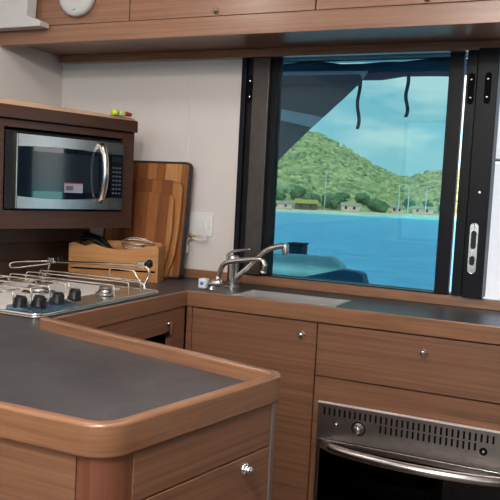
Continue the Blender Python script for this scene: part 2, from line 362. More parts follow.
MB().lathe([(.0045,0),(.0085,.001),(.009,.006),(.009,.016),(.007,.018)], (-1.046,2.06,.928), (.35,0,1), 18).build('collar', M['chrome'], t2, smooth=True)
h = MB().box(-1.104,-1.078, 2.045,2.075,.9025,.933).build('valve_handle', M['white'], t2, bevel=.003)
MB().lathe([(.006,0),(.006,.0012),(.001,.0015)], (-1.091,2.045,.918), (0,-1,0), 16).build('blue_dot', M['blue'], h, lab='blue dot marking the cold valve')
sp2 = smoothpath([(-1.040,2.06,.944),(-1.036,2.06,.962),(-1.024,2.06,.988),(-.99,2.06,.997),(-.95,2.06,1.003),(-.915,2.06,1.009),(-.893,2.06,1.008),(-.884,2.06,.992),(-.888,2.06,.976)])
MB().tube(sp2, .0080, 14).build('spout', M['tap'], t2, smooth=True)
MB().lathe([(.0105,0),(.0105,.006),(.008,.008)], (-.889,2.06,.975), (-.15,0,-1), 16).build('nozzle', M['chrome'], t2, smooth=True)

# ------------------------------------------------------------------ base cabinets along the back
YF = 1.985
c1 = thing('sink_cabinet', 'walnut base cabinet with one tall door under the sink', 'cabinet', (-.89,2.12,0))
MB().box(-1.092,-.684, YF+.019, 2.28, .08, .750).build('carcass', M['seam'], c1)
MB().box(-1.09,-.70, YF+.04, YF+.06, 0, .08).build('plinth', M['wood'], c1)
d1 = MB().box(-1.086,-.6815, YF, YF+.018, .085, .850).build('door', M['wood'], c1, bevel=.0015)
latch((-.7255, YF, .811), (0,-1,0), d1)
MB().box(-1.1065,-1.0885, YF, YF+.018, .085, .853).build('corner_stile', M['wood'], c1)
c2 = thing('oven_cabinet', 'walnut base cabinet with a wide drawer above the built-in oven', 'cabinet', (-.375,2.12,0))
cc = MB(); cc.box(-.678,-.667,YF+.02,2.28,.08,.70); cc.box(-.085,-.074,YF+.02,2.28,.08,.70); cc.box(-.667,-.085,YF+.02,2.28,.685,.70); cc.box(-.667,-.085,2.27,2.28,.08,.685); cc.box(-.678,-.074,YF+.02,2.28,.70,.848)
cc.build('carcass', M['seam'], c2)
dr = MB().box(-.678,-.072, YF, YF+.018, .700, .850).build('drawer', M['wood'], c2, bevel=.0015); latch((-.375, YF, .806), (0,-1,0), dr)
fp = MB(); fp.box(-.678,-.072,YF,YF+.018,.6285,.697); fp.box(-.678,-.6635,YF,YF+.018,.085,.6285); fp.box(-.0865,-.072,YF,YF+.018,.085,.6285)
fp.build('face_frame', M['wood'], c2)
MB().box(-.678,-.072, YF+.04, YF+.06, 0, .08).build('plinth', M['wood'], c2)
c3 = thing('end_cabinet', 'walnut base cabinet right of the oven at the end of the worktop', 'cabinet', (.2,2.12,0))
MB().box(-.066,.465, YF+.02, 2.28, .08, .85).build('carcass', M['seam'], c3); MB().box(-.066,.465, YF+.04, YF+.06, 0, .08).build('plinth', M['wood'], c3)
e = MB().box(-.068,.465, YF, YF+.018, .085, .85).build('door', M['wood'], c3, bevel=.0015); latch((0.0, YF, .81), (0,-1,0), e)

# oven
ov = thing('oven', 'built-in stainless steel oven with vent slots, round knob and bowed handle', 'oven', (-.375,2.1,.12))
X0, X1 = -.662, -.088; yo = 1.980
pn = MB().box(X0, X1, yo, yo+.012, .523, .6235).build('control_panel', M['steel_d'], ov, bevel=.001)
MB().box(X0, X1, yo-.004, yo+.012, .6240, .6285).build('top_trim', M['white_steel'], ov, bevel=.0008)
vs = MB()
for k in range(32):
    x = -.642 + k*.0149
    vs.prism(rrect(x-.0028, x+.0028, .592, .614, .0026, 3), 0, .0006, frame_mtx((0,yo,0),(1,0,0),(0,0,1)))
for k in range(11, 29):
    x = -.642 + k*.0149
    vs.prism(rrect(x-.0028, x+.0028, .566, .588, .0026, 3), 0, .0006, frame_mtx((0,yo,0),(1,0,0),(0,0,1)))
tag(vs.build('vent_slots', M['cav'], ov), kind=None)
kb = MB().lathe([(.017,0),(.017,.004),(.013,.005),(.012,.020),(.010,.023),(.002,.0235)], (-.540, yo, .5675), (0,-1,0), 28).build('knob', M['steel'], ov, smooth=True)
MB().box(-.5425,-.5375,yo-.030,yo-.005,.555,.580).build('pointer', M['steel_d'], kb, bevel=.001)
MB().lathe([(.021,0),(.021,.001)], (-.540, yo, .5675), (0,-1,0), 28).build('knob_dial', M['black'], ov)
MB().lathe([(.006,0),(.006,.006),(.004,.008)], (-.605, yo, .568), (0,-1,0), 16).build('igniter_button', M['steel'], ov, smooth=True)
lg = MB().lathe([(.0105,0),(.0105,.0015)], (-.203, yo, .5685), (0,-1,0), 24).build('round_badge', M['cav'], ov, lab='round black badge with a pale mark')
MB().box(-.2055,-.2005,yo-.0022,yo-.0014,.5655,.5715).build('badge_mark', M['ink_w'], lg)
dof = MB(); dof.box(X0+.004,X1-.004,yo-.004,yo+.012,.505,.521); dof.box(X0+.004,X0+.012,yo-.004,yo+.012,.13,.505); dof.box(X1-.012,X1-.004,yo-.004,yo+.012,.13,.505); dof.box(X0+.004,X1-.004,yo-.004,yo+.012,.115,.13)
dd = dof.build('door', M['steel'], ov, bevel=.001)
MB().box(X0+.012, X1-.012, yo+.001, yo+.005, .13, .505).build('door_glass', M['ovenglass'], dd)
hp_ = []
for k in range(17):
    u = k/16; hp_.append((X0+.028+u*(X1-X0-.056), yo-.016-.055*math.sin(math.pi*u)**.55, .510))
MB().tube(hp_, .0135, 14).build('handle', M['steel'], dd, smooth=True)
for x in (X0+.030, X1-.030): MB().lathe([(.011,0),(.011,.012)], (x, yo-.004, .510), (0,-1,0), 16).build('handle_mount', M['steel'], dd)
cv = MB(); cv.box(X0+.02,X1-.02,2.24,2.25,.13,.51); cv.box(X0+.010,X0+.02,yo+.012,2.25,.13,.51); cv.box(X1-.02,X1-.010,yo+.012,2.25,.13,.51); cv.box(X0+.02,X1-.02,yo+.012,2.24,.12,.13); cv.box(X0+.02,X1-.02,yo+.012,2.24,.51,.52)
cv.build('oven_cavity', M['cav'], ov)
rk = MB()
for y in (2.02, 2.22): rk.tube([(X0+.03,y,.41),(X1-.03,y,.41)], .003, 8)
for k in range(14):
    x = X0+.05+k*(X1-X0-.1)/13; rk.tube([(x,2.02,.41),(x,2.22,.41)], .0016, 6)
rk.tube([(X0+.03,2.02,.39),(X1-.03,2.02,.39)], .002, 8)
rk.build('rack', M['wire'], ov, smooth=True)

# left base cabinet
XF = -1.108
c4 = thing('hob_cabinet', 'walnut base cabinet under the hob with a hanging turn latch over an open recess', 'cabinet', (-1.4,1.6,0))
cb = MB(); cb.box(-1.85,-1.60,1.30,1.97,.08,.868); cb.box(-1.60,XF-.018,1.30,1.32,.08,.868); cb.box(-1.60,XF-.018,1.955,1.97,.08,.868); cb.box(-1.60,XF-.018,1.32,1.955,.08,.10)
cb.build('carcass', M['seam'], c4)
ff = MB(); ff.box(XF-.018,XF,1.282,1.974,.786,.868); ff.box(XF-.018,XF,1.895,1.974,.085,.786); ff.box(XF-.018,XF,1.282,1.36,.085,.786); ff.box(XF-.018,XF,1.36,1.895,.085,.40)
ff.build('face_frame', M['wood'], c4)
lt = MB().lathe([(.008,0),(.008,.004),(.006,.008)], (XF,1.878,.812), (1,0,0), 18).build('turn_latch', M['chrome'], c4, smooth=True)
MB().box(XF+.006,XF+.011,1.872,1.884,.780,.818).build('latch_tongue', M['chrome'], lt, bevel=.002)
MB().box(XF+.001,XF+.006,1.866,1.892,.781,.789).build('keeper', M['black'], lt)

# peninsula cabinet
pc = thing('peninsula_cabinet', 'walnut peninsula cabinet with reddish corner post and an end drawer, in the foreground', 'cabinet', (-1.0,1.0,0))
ea = Vector(A2)-Vector(A1); ea.normalize(); en = Vector((ea.y, -ea.x))     # outward normal of the end face
def E(s, o): p = Vector(A1)+ea*s+en*o; return (p.x, p.y)
pc_in = [(-1.82,.752), (-.56,.752), E(.05,-.03), E(.345,-.03), (-1.05,1.225), (-1.82,1.225)]
MB().prism(pc_in, .08, .868).build('carcass', M['seam'], pc)
MB().box(-1.82,-.556,.731,.751,.085,.8798).build('near_panel', M['wood'], pc)
post = [(-.555,.732),(-.535,.731)] + [(p[0]-.003,p[1]+.004) for p in near[2:-1]] + [E(.052,-.005), E(.052,-.022), (-.54,.752), (-.555,.752)]
MB().prism(post, .03, .8798).build('corner_post', M['wood_v'], pc, bevel=.0008, lab='reddish brown rounded corner post')
L = ea.length
Ltot = (Vector(A2)-Vector(A1)).length
def eslab(s0, s1, z0, z1, nm, mt, o0=-.004, o1=-.024, par=pc, bv=.0012):
    return MB().prism([E(s0,o0), E(s1,o0), E(s1,o1), E(s0,o1)], z0, z1).build(nm, mt, par, bevel=bv)
eslab(.0525, Ltot-.037, .813, .8798, 'end_rail', M['wood'])
dw = eslab(.0525, Ltot-.037, .60, .8105, 'drawer', M['wood'])
pk = Vector(A1)+ea*((1.01-A1[1])/ea.y)+en*(-.004); latch((pk.x, pk.y, .792), (en.x, en.y, 0), dw, .0095)
d2 = eslab(.0525, Ltot-.037, .30, .597, 'drawer', M['wood'])
d3 = eslab(.0525, Ltot-.037, .085, .297, 'drawer', M['wood'])
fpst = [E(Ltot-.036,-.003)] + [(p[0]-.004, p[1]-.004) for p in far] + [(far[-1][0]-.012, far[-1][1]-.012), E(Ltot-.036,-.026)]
MB().prism(fpst, .03, .8798).build('corner_post', M['satin'], pc, bevel=.0008, lab='pale metallic corner post')  # window-light sheen on the wood is put into this grey colour
MB().strip([(-1.06,1.238),(-.50,1.104)], -1, .012, .085, .868).build('inner_panel', M['wood'], pc)

# ------------------------------------------------------------------ overhead cabinets
oh = thing('overhead_cabinet', 'long walnut overhead cabinet above the window with lift-up doors', 'cabinet', (-.6,2.1,1.66))
MB().box(-1.855,.62, 1.978, 2.285, 1.684, 2.045).build('carcass', M['wood'], oh)
MB().box(-1.855,.62, 1.950, 1.977, 1.662, 1.718).build('bottom_rail', M['wood'], oh, bevel=.002)
MB().box(-1.850,.62, 2.255, 2.285, 1.656, 1.6835).build('back_fascia', M['wood_edge'], oh, bevel=.0015)
for (a, c, kx) in ((-1.855,-1.3425,None), (-1.3385,-.7315,-1.037), (-.7275,-.12,-.424), (-.116,.62,.25)):
    dd = MB().box(a, c, 1.960, 1.977, 1.7215, 2.03).build('door', M['wood'], oh, bevel=.0012)
    if kx is not None: latch((kx, 1.960, 1.735), (0,-1,0), dd, .0105)
sd = thing('smoke_detector', 'round white detector fixed on the leftmost overhead door', 'detector', (-1.53,1.96,1.74))
MB().lathe([(.063,0),(.066,.003),(.066,.018),(.062,.026),(.05,.030),(.002,.031)], (-1.532,1.9598,1.806), (0,-1,0), 48).build('housing', M['offwhite'], sd, smooth=True)
MB().prism([(-1.541,1.757),(-1.533,1.759),(-1.524,1.763),(-1.527,1.757)], 0, .0008, frame_mtx((0,1.9300,0),(1,0,0),(0,0,1))).build('mark', M['ink'], sd, lab='small dark printed mark')

# ------------------------------------------------------------------ microwave cabinet (angled)
P0 = Vector((-1.386, 2.08)); th = R(15.2); tv = Vector((-math.sin(th), -math.cos(th))); nv = Vector((math.cos(th), -math.sin(th)))
def MWM(z=0):  # local x: to the right along the face (u=0 at the right end, negative to the left), local y: up, local z: out of the face
    return frame_mtx((P0.x, P0.y, z), (-tv.x, -tv.y, 0), (0,0,1))
mwm = MWM()
def mwbox(u0, u1, o0, o1, z0, z1):   # u measured leftwards from the right end, o outward
    return MB().box(-u1, -u0, z0, z1, o0, o1, mwm)
mc = thing('microwave_cabinet', 'dark walnut wall cabinet housing the microwave, angled above the hob', 'cabinet', (P0.x-.25, P0.y-.35, 1.07))
UO0, UO1, ZO0, ZO1 = .046, .480, 1.127, 1.364
def mwadd(mb, u0, u1, o0, o1, z0, z1): mb.box(-u1, -u0, z0, z1, o0, o1, mwm); return mb
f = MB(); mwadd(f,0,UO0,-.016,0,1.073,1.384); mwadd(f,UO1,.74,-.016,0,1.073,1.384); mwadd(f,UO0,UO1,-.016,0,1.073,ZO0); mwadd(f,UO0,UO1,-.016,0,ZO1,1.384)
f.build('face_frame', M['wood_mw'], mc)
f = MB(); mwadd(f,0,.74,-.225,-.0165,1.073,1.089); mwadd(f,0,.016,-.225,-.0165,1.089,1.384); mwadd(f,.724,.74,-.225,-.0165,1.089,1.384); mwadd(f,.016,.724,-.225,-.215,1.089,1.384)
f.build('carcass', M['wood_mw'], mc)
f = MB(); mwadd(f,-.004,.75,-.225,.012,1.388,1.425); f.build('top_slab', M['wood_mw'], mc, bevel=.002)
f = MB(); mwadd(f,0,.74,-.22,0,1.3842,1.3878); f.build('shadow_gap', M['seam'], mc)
f = MB(); f.prism([(-.75,1.4252),(.002,1.4252),(-.02,1.4335),(-.30,1.438),(-.75,1.441)], -.03, .008, mwm); f.build('top_lip', M['wood_lip'], mc, lab='pale wooden lip along the top')  # pale tone is light caught on the bevel, put into the colour
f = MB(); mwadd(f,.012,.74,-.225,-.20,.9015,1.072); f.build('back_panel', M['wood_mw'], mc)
f = MB()
for z in (.955, 1.01, 1.055): mwadd(f,.012,.74,-.1999,-.199,z,z+.0015)
f.build('panel_grooves', M['seam'], mc)
# microwave
mw = thing('microwave', 'stainless steel microwave with black glass door and curved handle, built into the cabinet', 'microwave', (P0.x-.15, P0.y-.25, ZO0))
U0, U1 = .052, .468
f = MB(); mwadd(f, U0, U1+.004, -.195, -.004, 1.1295, 1.356); f.build('body', M['black'], mw, bevel=.002)
# front panel with the bow of the steel frame (convex front)
def bow(u): return .004 + .016*(1-((u-.30)/.19)**2) if u > .115 else .006
def face(u0, u1, zlo, zhi, th_, mat, nm, par, dz=0, n=14):
    mb = MB(); L_ = []
    for k in range(n+1):
        u = u0+(u1-u0)*k/n; o = max(.003, .013) + th_
        lo = zlo(u) if callable(zlo) else zlo; hi = zhi(u) if callable(zhi) else zhi
        L_.append([mb.bm.verts.new(mwm @ Vector((-u, z, oo))) for (z, oo) in ((lo,-.003),(lo,o),(hi,o),(hi,-.003))])
    for A, B in zip(L_, L_[1:]):
        for k in range(4): mb.bm.faces.new((A[k], A[(k+1) % 4], B[(k+1) % 4], B[k]))
    mb.bm.faces.new(L_[0]); mb.bm.faces.new(list(reversed(L_[-1]))); return mb.build(nm, mat, par, lab=None)
cur = lambda u: .010*(1-((u-.29)/.18)**2)
door = face(.109, .443, 1.1335, 1.3465, 0, M['mwglass'], 'door', mw)
face(.109, .443, lambda u: 1.309+cur(u)*.7, 1.3465, .0025, M['steel'], 'door_trim', door)
face(.109, .443, 1.1335, lambda u: 1.171-cur(u)*.9, .0025, M['steel'], 'door_trim', door)
f = MB(); mwadd(f,.155,.395,.0131,.0137,1.185,1.300); f.build('door_window', M['mwin'], door)
f = MB(); mwadd(f,.214,.282,.0138,.0146,1.183,1.213); st = f.build('sticker', M['paper'], door, lab='small grey and red sticker on the glass')
f = MB(); mwadd(f,.214,.282,.0147,.0150,1.2105,1.2135); f.build('sticker_stripe', M['red'], st)
f = MB(); mwadd(f,.250,.276,.0147,.0150,1.190,1.204); f.build('sticker_print', M['ink'], st)
f = MB(); mwadd(f,.444,.447,-.003,.013,1.1335,1.3465); f.build('side_trim', M['tap'], mw)
kp = MB(); mwadd(kp,.056,.107,-.003,.013,1.1335,1.3465); kp = kp.build('keypad', M['mwglass'], mw)
f = MB(); mwadd(f,.056,.107,-.003,.0155,1.310,1.3465); f.build('keypad_trim', M['steel'], mw)
f = MB(); mwadd(f,.056,.107,-.003,.0155,1.1335,1.171); f.build('keypad_trim', M['steel'], mw)
f = MB(); mwadd(f,.062,.100,.0131,.0137,1.286,1.302); f.build('display', M['mwin'], kp)
f = MB()
for r_ in range(7):
    for c_ in range(3): mwadd(f,.063+c_*.013,.071+c_*.013,.0131,.0136,1.184+r_*.0135,1.1885+r_*.0135)
f.build('key_marks', M['ink'], kp)
hpth = []
for k in range(13):
    v_ = k/12; z = 1.158+v_*.178; o = .019+.024*math.sin(math.pi*v_)**.7; hpth.append(mwm @ Vector((-.150, z, o)))
MB().tube(hpth, .0108, 12).build('handle', M['tap'], door, smooth=True)
# lighter lying on the cabinet lip
lp = mwm @ Vector((-.070, 1.4425, .0185)); lx = Vector((-tv.x, -tv.y, 0))
ll = thing('lighter', 'small lime, white and red lighter lying on top of the microwave cabinet', 'lighter', (lp.x, lp.y, 1.437))
f = MB().tube([lp-lx*.040, lp-lx*.018], .009, 10); f.build('body', M['lime'], ll, smooth=True)
MB().tube([lp-lx*.018, lp-lx*.006], .0088, 10).build('label_band', M['white'], ll, smooth=True)
MB().tube([lp-lx*.006, lp+lx*.006], .0088, 10).build('label_band', M['lime'], ll, smooth=True)
MB().tube([lp+lx*.006, lp+lx*.036], [.0085,.006], 10).build('cap', M['red'], ll, smooth=True)

# ------------------------------------------------------------------ cutting boards, utensil box
def leaning(x0, x1, ybot, h, tilt, thick): # matrix: local x right, y up the board, z toward the room
    a = R(tilt); return frame_mtx((0, ybot, ZT+.0005), (1,0,0), (0, math.sin(a), math.cos(a)))
mt = leaning(0,0,2.212,0,6.0,.02)
big = thing('cutting_board', 'large striped teak cutting board with black rubber rim, leaning on the wall', 'cutting board', (-1.42,2.22,ZT), group='cutting boards leaning on the wall')
MB().prism(rrect(-1.583,-1.262,.006,.396,.012), 0, .016, mt).build('board', M['board'], big, bevel=.001)
edge = MB(); op = rrect(-1.589,-1.256,.0005,.403,.018); ip = rrect(-1.5835,-1.2615,.0055,.397,.0125)
vo = [[edge.bm.verts.new(mt @ Vector((p[0],p[1],z))) for p in op] for z in (-.002,.018)]; vi = [[edge.bm.verts.new(mt @ Vector((p[0],p[1],z))) for p in ip] for z in (-.002,.018)]
n = len(op)
for k in range(n):
    j = (k+1) % n
    edge.bm.faces.new((vo[0][k],vo[0][j],vo[1][j],vo[1][k])); edge.bm.faces.new((vi[0][k],vi[1][k],vi[1][j],vi[0][j]))
    edge.bm.faces.new((vo[1][k],vo[1][j],vi[1][j],vi[1][k])); edge.bm.faces.new((vo[0][k],vi[0][k],vi[0][j],vo[0][j]))
edge.build('rubber_rim', M['rubber'], big)
def archboard(x0, x1, h, rise, bulge):
    pts = []; w = x1-x0; cx = (x0+x1)/2; n = 14
    for k in range(n+1):
        a = math.pi*k/n; c = math.cos(a); s = math.sin(a)
        pts.append((cx+ (w/2)*math.copysign(abs(c)**.45, c), h-rise+rise*s**.8))
    low = [(x0-bulge*.2, h*.55), (x0+.004, h*.25), (x0+.02, .001), (x1-.03, .001), (x1-.006, h*.25), (x1+bulge*.2, h*.55)]
    return pts+low
m2 = leaning(0,0,2.190,0,6.3,.014)
o = MB().prism(archboard(-1.500,-1.272,.340,.035,.008), 0, .014, m2).build('cutting_board', M['board_b'], bevel=.004, seg=3)
tag(o, 'medium arch-topped teak cutting board between the large one and the smallest one', 'cutting board', 'cutting boards leaning on the wall')
m3 = leaning(0,0,2.168,0,6.6,.014)
o = MB().prism(archboard(-1.475,-1.290,.295,.035,.025), 0, .014, m3).build('cutting_board', M['board_b'], bevel=.004, seg=3)
tag(o, 'smallest arch-topped teak cutting board, frontmost of the three by the wall', 'cutting board', 'cutting boards leaning on the wall')

ub = thing('utensil_box', 'open bamboo box with a dipped front holding utensils, behind the hob', 'box', (-1.42,2.05,ZT))
fy = frame_mtx((0,2.010,0),(1,0,0),(0,0,1))
fpts = [(-1.552,.938),(-1.268,.938),(-1.262,1.012),(-1.267,1.022)]
for k in range(9):
    u = k/8; fpts.append((-1.30-.18*u, 1.018-.016*math.sin(math.pi*min(1,u))-.0*u))
fpts += [(-1.505,1.008),(-1.535,1.018),(-1.552,1.020)]
MB().prism(fpts, 0, .010, fy).build('front_panel', M['bamboo'], ub, bevel=.001)
MB().box(-1.552,-1.268,2.001,2.010,.901,.932).build('front_panel', M['bamboo'], ub, bevel=.001)
MB().box(-1.548,-1.272,2.006,2.012,.932,.938).build('groove', M['seam'], ub)
MB().box(-1.548,-1.272,2.090,2.098,.901,1.025).build('back_panel', M['bamboo'], ub)
side = [(2.0005,.901),(2.097,.901),(2.097,1.02),(2.0005,1.015)]
for x in (-1.560, -1.268): MB().prism(side, x, x+.008, Matrix(((0,0,1,0),(1,0,0,0),(0,1,0,0),(0,0,0,1)))).build('side_panel', M['bamboo'], ub)
MB().box(-1.548,-1.272,2.0125,2.089,.901,.908).build('bottom_panel', M['bamboo'], ub)
kn = thing('knife', 'black-handled knife standing in the left of the bamboo box', 'knife', (-1.52,2.03,.91))
MB().tube(smoothpath([(-1.535,2.045,1.026),(-1.50,2.04,1.036),(-1.455,2.035,1.012),(-1.435,2.033,1.0)]), .009, 10).build('handle', M['black'], kn, smooth=True)
MB().prism([(-1.436,1.003),(-1.43,.988),(-1.36,.925),(-1.37,.945)], -.001, .001, frame_mtx((0,2.035,0),(1,0,0),(0,0,1))).build('blade', M['steel'], kn)
kn = thing('ladle', 'black plastic ladle lying behind the knife in the bamboo box', 'ladle', (-1.50,2.08,.91))
MB().tube([(-1.535,2.075,1.045),(-1.47,2.07,1.030),(-1.40,2.065,.96),(-1.35,2.06,.93)], [.011,.008,.005,.004], 10).build('handle', M['black'], kn, smooth=True)
MB().lathe([(.004,0),(.024,.008),(.028,.02),(.026,.02),(.022,.010),(.003,.003)], (-1.335,2.052,.915), (0,0,1), 18).build('bowl', M['black'], kn, smooth=True)
wh = thing('whisk', 'wire whisk with its loops showing above the right of the bamboo box', 'whisk', (-1.35,2.06,.91))
for k in range(4):
    a = math.pi*k/4; pts = []
    for j in range(15):
        q = math.pi*2*j/14; r_ = .026*math.sin(q/2)*(1 if True else 1)
        s_ = math.cos(q/2); pts.append((-1.355-.055*abs(math.sin(q/2))+.04 + .03*math.cos(q), 2.06+.022*math.sin(q)*math.sin(a), 1.015+.020*math.sin(q)*math.cos(a)+.006))
    MB().tube(pts, .0012, 6, closed=False).build('wire_loop', M['wire'], wh, smooth=True)
MB().tube([(-1.325,2.06,1.018),(-1.30,2.06,.96),(-1.285,2.06,.915)], .007, 10).build('handle', M['steel'], wh, smooth=True)

piv = Matrix.Translation((-1.540,1.966,0)) @ Matrix.Rotation(R(19), 4, 'Z') @ Matrix.Translation((1.552,-2.001,0))
for o in COL.objects:
    if not o.parent and o.name.split('.')[0] in ('utensil_box','knife','ladle','whisk'):
        m_ = piv @ Matrix.Translation(o.location); o.location = m_.to_translation(); o.rotation_euler = (0,0,R(19))

# ------------------------------------------------------------------ socket, plug and cable
so = thing('wall_socket', 'white square wall socket on the wall between boards and window', 'socket', (-1.235,YB,1.05))
MB().prism(rrect(-1.28,-1.186,1.05,1.132,.006), 0, .007, frame_mtx((0,YB,0),(1,0,0),(0,0,1))).build('face_plate', M['white'], so, bevel=.0015)
MB().prism(rrect(-1.262,-1.222,1.068,1.115,.004), 0, .003, frame_mtx((0,YB-.007,0),(1,0,0),(0,0,1))).build('socket_insert', M['white'], so, bevel=.001)
MB().prism(rrect(-1.212,-1.196,1.075,1.108,.002), 0, .004, frame_mtx((0,YB-.007,0),(1,0,0),(0,0,1))).build('switch', M['white'], so, bevel=.001)
cbl = thing('charging_cable', 'thin white cable hanging from the wall socket beside the cutting board', 'cable', (-1.24,2.27,1.0))
MB().tube(smoothpath([(-1.225,2.278,1.10),(-1.21,2.262,1.06),(-1.19,2.26,1.04),(-1.225,2.262,1.035),(-1.262,2.262,1.045),(-1.275,2.262,1.03),(-1.272,2.262,1.0)]), .0022, 8).build('cord', M['white'], cbl, smooth=True)
MB().tube(smoothpath([(-1.250,2.276,1.10),(-1.235,2.262,1.08),(-1.215,2.26,1.05),(-1.20,2.262,1.04)]), .002, 8).build('cord', M['white'], cbl, smooth=True)
MB().box(-1.277,-1.268,2.256,2.266,.988,1.015).build('plug', M['white'], cbl, bevel=.002)
MB().tube([(-1.262,2.262,1.052),(-1.250,2.262,1.046)], .007, 12).build('brass_fitting', M['brass'], cbl, smooth=True)

# ------------------------------------------------------------------ hob
hb = thing('hob', 'stainless steel gas hob with black knobs and wire pot holders, on the left worktop', 'hob', (-1.35,1.6,ZT))
HX0, HX1, HY0, HY1 = -1.585, -1.124, 1.318, 1.862
MB().prism(rrect(HX0,HX1,HY0,HY1,.025), .9005, .907).build('tray', M['steel'], hb, bevel=.002)
tr = MB(); ring_o = [(x,y,.909) for x, y in rrect(HX0+.004,HX1-.004,HY0+.004,HY1-.004,.022)]
tr.tube(ring_o, .004, 8, closed=True); tr.build('tray_rim', M['wire'], hb, smooth=True)
MB().prism(rrect(HX0+.02,-1.245,HY0+.03,HY1-.03,.015), .9072,.9085).build('cooking_surface', M['white'], hb, lab='pale enamel cooking surface')
# control strip along the right-hand side of the hob, sky reflection painted blue
MB().prism([(-1.235,.9075),(-1.140,.9075),(-1.140,.911),(-1.165,.916),(-1.228,.922)], 0, .16, Matrix(((1,0,0,0),(0,0,1,1.335),(0,1,0,0),(0,0,0,1)))).build('control_strip', M['bluefilm'], hb, bevel=.001, lab='bluish reflective control strip')
for (x, y) in ((-1.205,1.352), (-1.177,1.385), (-1.178,1.455), (-1.185,1.53)):
    k = MB().lathe([(.018,0),(.018,.005),(.0155,.007),(.0150,.021),(.0125,.0245),(.002,.025)], (x, y, .917), (.18,0,1), 24).build('knob', M['black'], hb, smooth=True)
    MB().box(x-.0105,x+.0165,y-.0022,y+.0022,.938,.945).build('grip_ridge', M['rubber'], k, bevel=.001)
for (x, y, s) in ((-1.209,1.70,.8), (-1.36,1.60,1.25), (-1.45,1.42,1.0), (-1.47,1.75,.9)):
    b_ = MB().lathe([(.036*s,0),(.036*s,.004),(.026*s,.008),(.024*s,.014),(.018*s,.015)], (x, y, .9087), n=28).build('burner', M['steel'], hb, smooth=True, bevel=.0004)
    MB().lathe([(.022*s,.015),(.024*s,.018),(.022*s,.022),(.002,.0225)], (x, y, .9087), n=28).build('burner_cap', M['steel_d'], b_, smooth=True)
def wire(pts, nm='grate_wire', r=.0026, it=2, par=hb, mat=None): return MB().tube(smoothpath(pts, it), r, 8).build(nm, mat or M['wire'], par, smooth=True)
for y in (1.385, 1.45, 1.52, 1.60):
    wire([(-1.58,y,.909),(-1.58,y,.942),(-1.565,y,.944),(-1.30,y,.944),(-1.262,y,.944),(-1.255,y,.940),(-1.255,y,.909)])
for y in (1.66, 1.73, 1.79):
    wire([(-1.52,y,.909),(-1.52,y,.942),(-1.505,y,.944),(-1.20,y,.944),(-1.162,y,.944),(-1.152,y,.940),(-1.152,y,.910)])
for x in (-1.50, -1.40, -1.30):
    wire([(x,1.36,.909),(x,1.365,.937),(x,1.38,.939),(x,1.62,.939),(x,1.635,.936),(x,1.64,.909)])
# pot holder rails with clamps along the far side
r1 = wire([(-1.198,1.868,.978),(-1.30,1.868,.974),(-1.42,1.868,.967),(-1.545,1.868,.960)], 'pot_rail', .0045)
wire([(-1.545,1.866,.962),(-1.58,1.82,.962),(-1.612,1.765,.9605),(-1.615,1.763,.951),(-1.611,1.765,.9405),(-1.57,1.83,.949),(-1.54,1.864,.955)], 'pot_rail', .0035, 2)
wire([(-1.198,1.866,.978),(-1.176,1.866,.972),(-1.173,1.866,.955),(-1.185,1.866,.930),(-1.187,1.858,.911)], 'rail_post', .0045)
wire([(-1.545,1.866,.960),(-1.548,1.866,.935),(-1.56,1.858,.911)], 'rail_post', .0045)
wire([(-1.56,1.850,.913),(-1.555,1.850,.932),(-1.53,1.850,.934),(-1.35,1.850,.934),(-1.215,1.850,.930),(-1.182,1.850,.928),(-1.175,1.850,.911)], 'lower_rail', .0038)
wire([(-1.315,1.868,.934),(-1.318,1.868,.958),(-1.305,1.868,.962),(-1.24,1.868,.960),(-1.225,1.868,.958),(-1.215,1.868,.936),(-1.20,1.868,.932)], 'rail_loop', .0032)
for (x, z) in ((-1.535,.967), (-1.198,.981)):
    c_ = MB().box(x-.016,x+.010,1.860,1.876,z-.012,z+.009).build('clamp', M['wire'], hb, bevel=.003)
    MB().lathe([(.010,0),(.0125,.004),(.0125,.012),(.008,.016)], (x+.012, 1.872, z+.003), (1,.25,.15), 18).build('clamp_knob', M['black'], c_, smooth=True)

# ------------------------------------------------------------------ unseen fill lights added under the salon ceiling
def lamp(x, y, p, lab):  # builds one added fill light
    t = thing('ceiling_light', lab, 'lamp', (x, y, 2.04), group='ceiling lights of the salon')
    MB().lathe([(.10,0),(.10,.004),(.092,.010)], (x, y, 2.0498), (0,0,-1), 32).build('bezel', M['steel'], t, smooth=True)
    m = bpy.data.materials.get('lamp_diffuser')
    if not m:
        m, nt, b = nmat('lamp_diffuser'); b.inputs['Emission Color'].default_value = (1,.90,.80,1); b.inputs['Emission Strength'].default_value = 4
    MB().lathe([(.088,.0101),(.088,.013),(.002,.014)], (x, y, 2.0498), (0,0,-1), 32).build('diffuser', m, t, smooth=True)
    ld = bpy.data.lights.new('lamp_glow', 'POINT'); ld.shadow_soft_size = .06; ld.energy = p; ld.color = (1,.935,.88)
    lo = bpy.data.objects.new('lamp_glow', ld); COL.objects.link(lo); lo.parent = t; lo.location = (0,0,-.085)
    
FILL_POWER = 50
lamp(-1.2, 1.32, 5.6, 'round ceiling light over the hob')
lamp(-.3, 1.32, 3.8, 'round ceiling light before the oven')
lamp(-.35, .12, FILL_POWER, 'round ceiling light nearest the peninsula')
lamp(-.35, -1.5, FILL_POWER, 'round ceiling light at the rear of the salon')

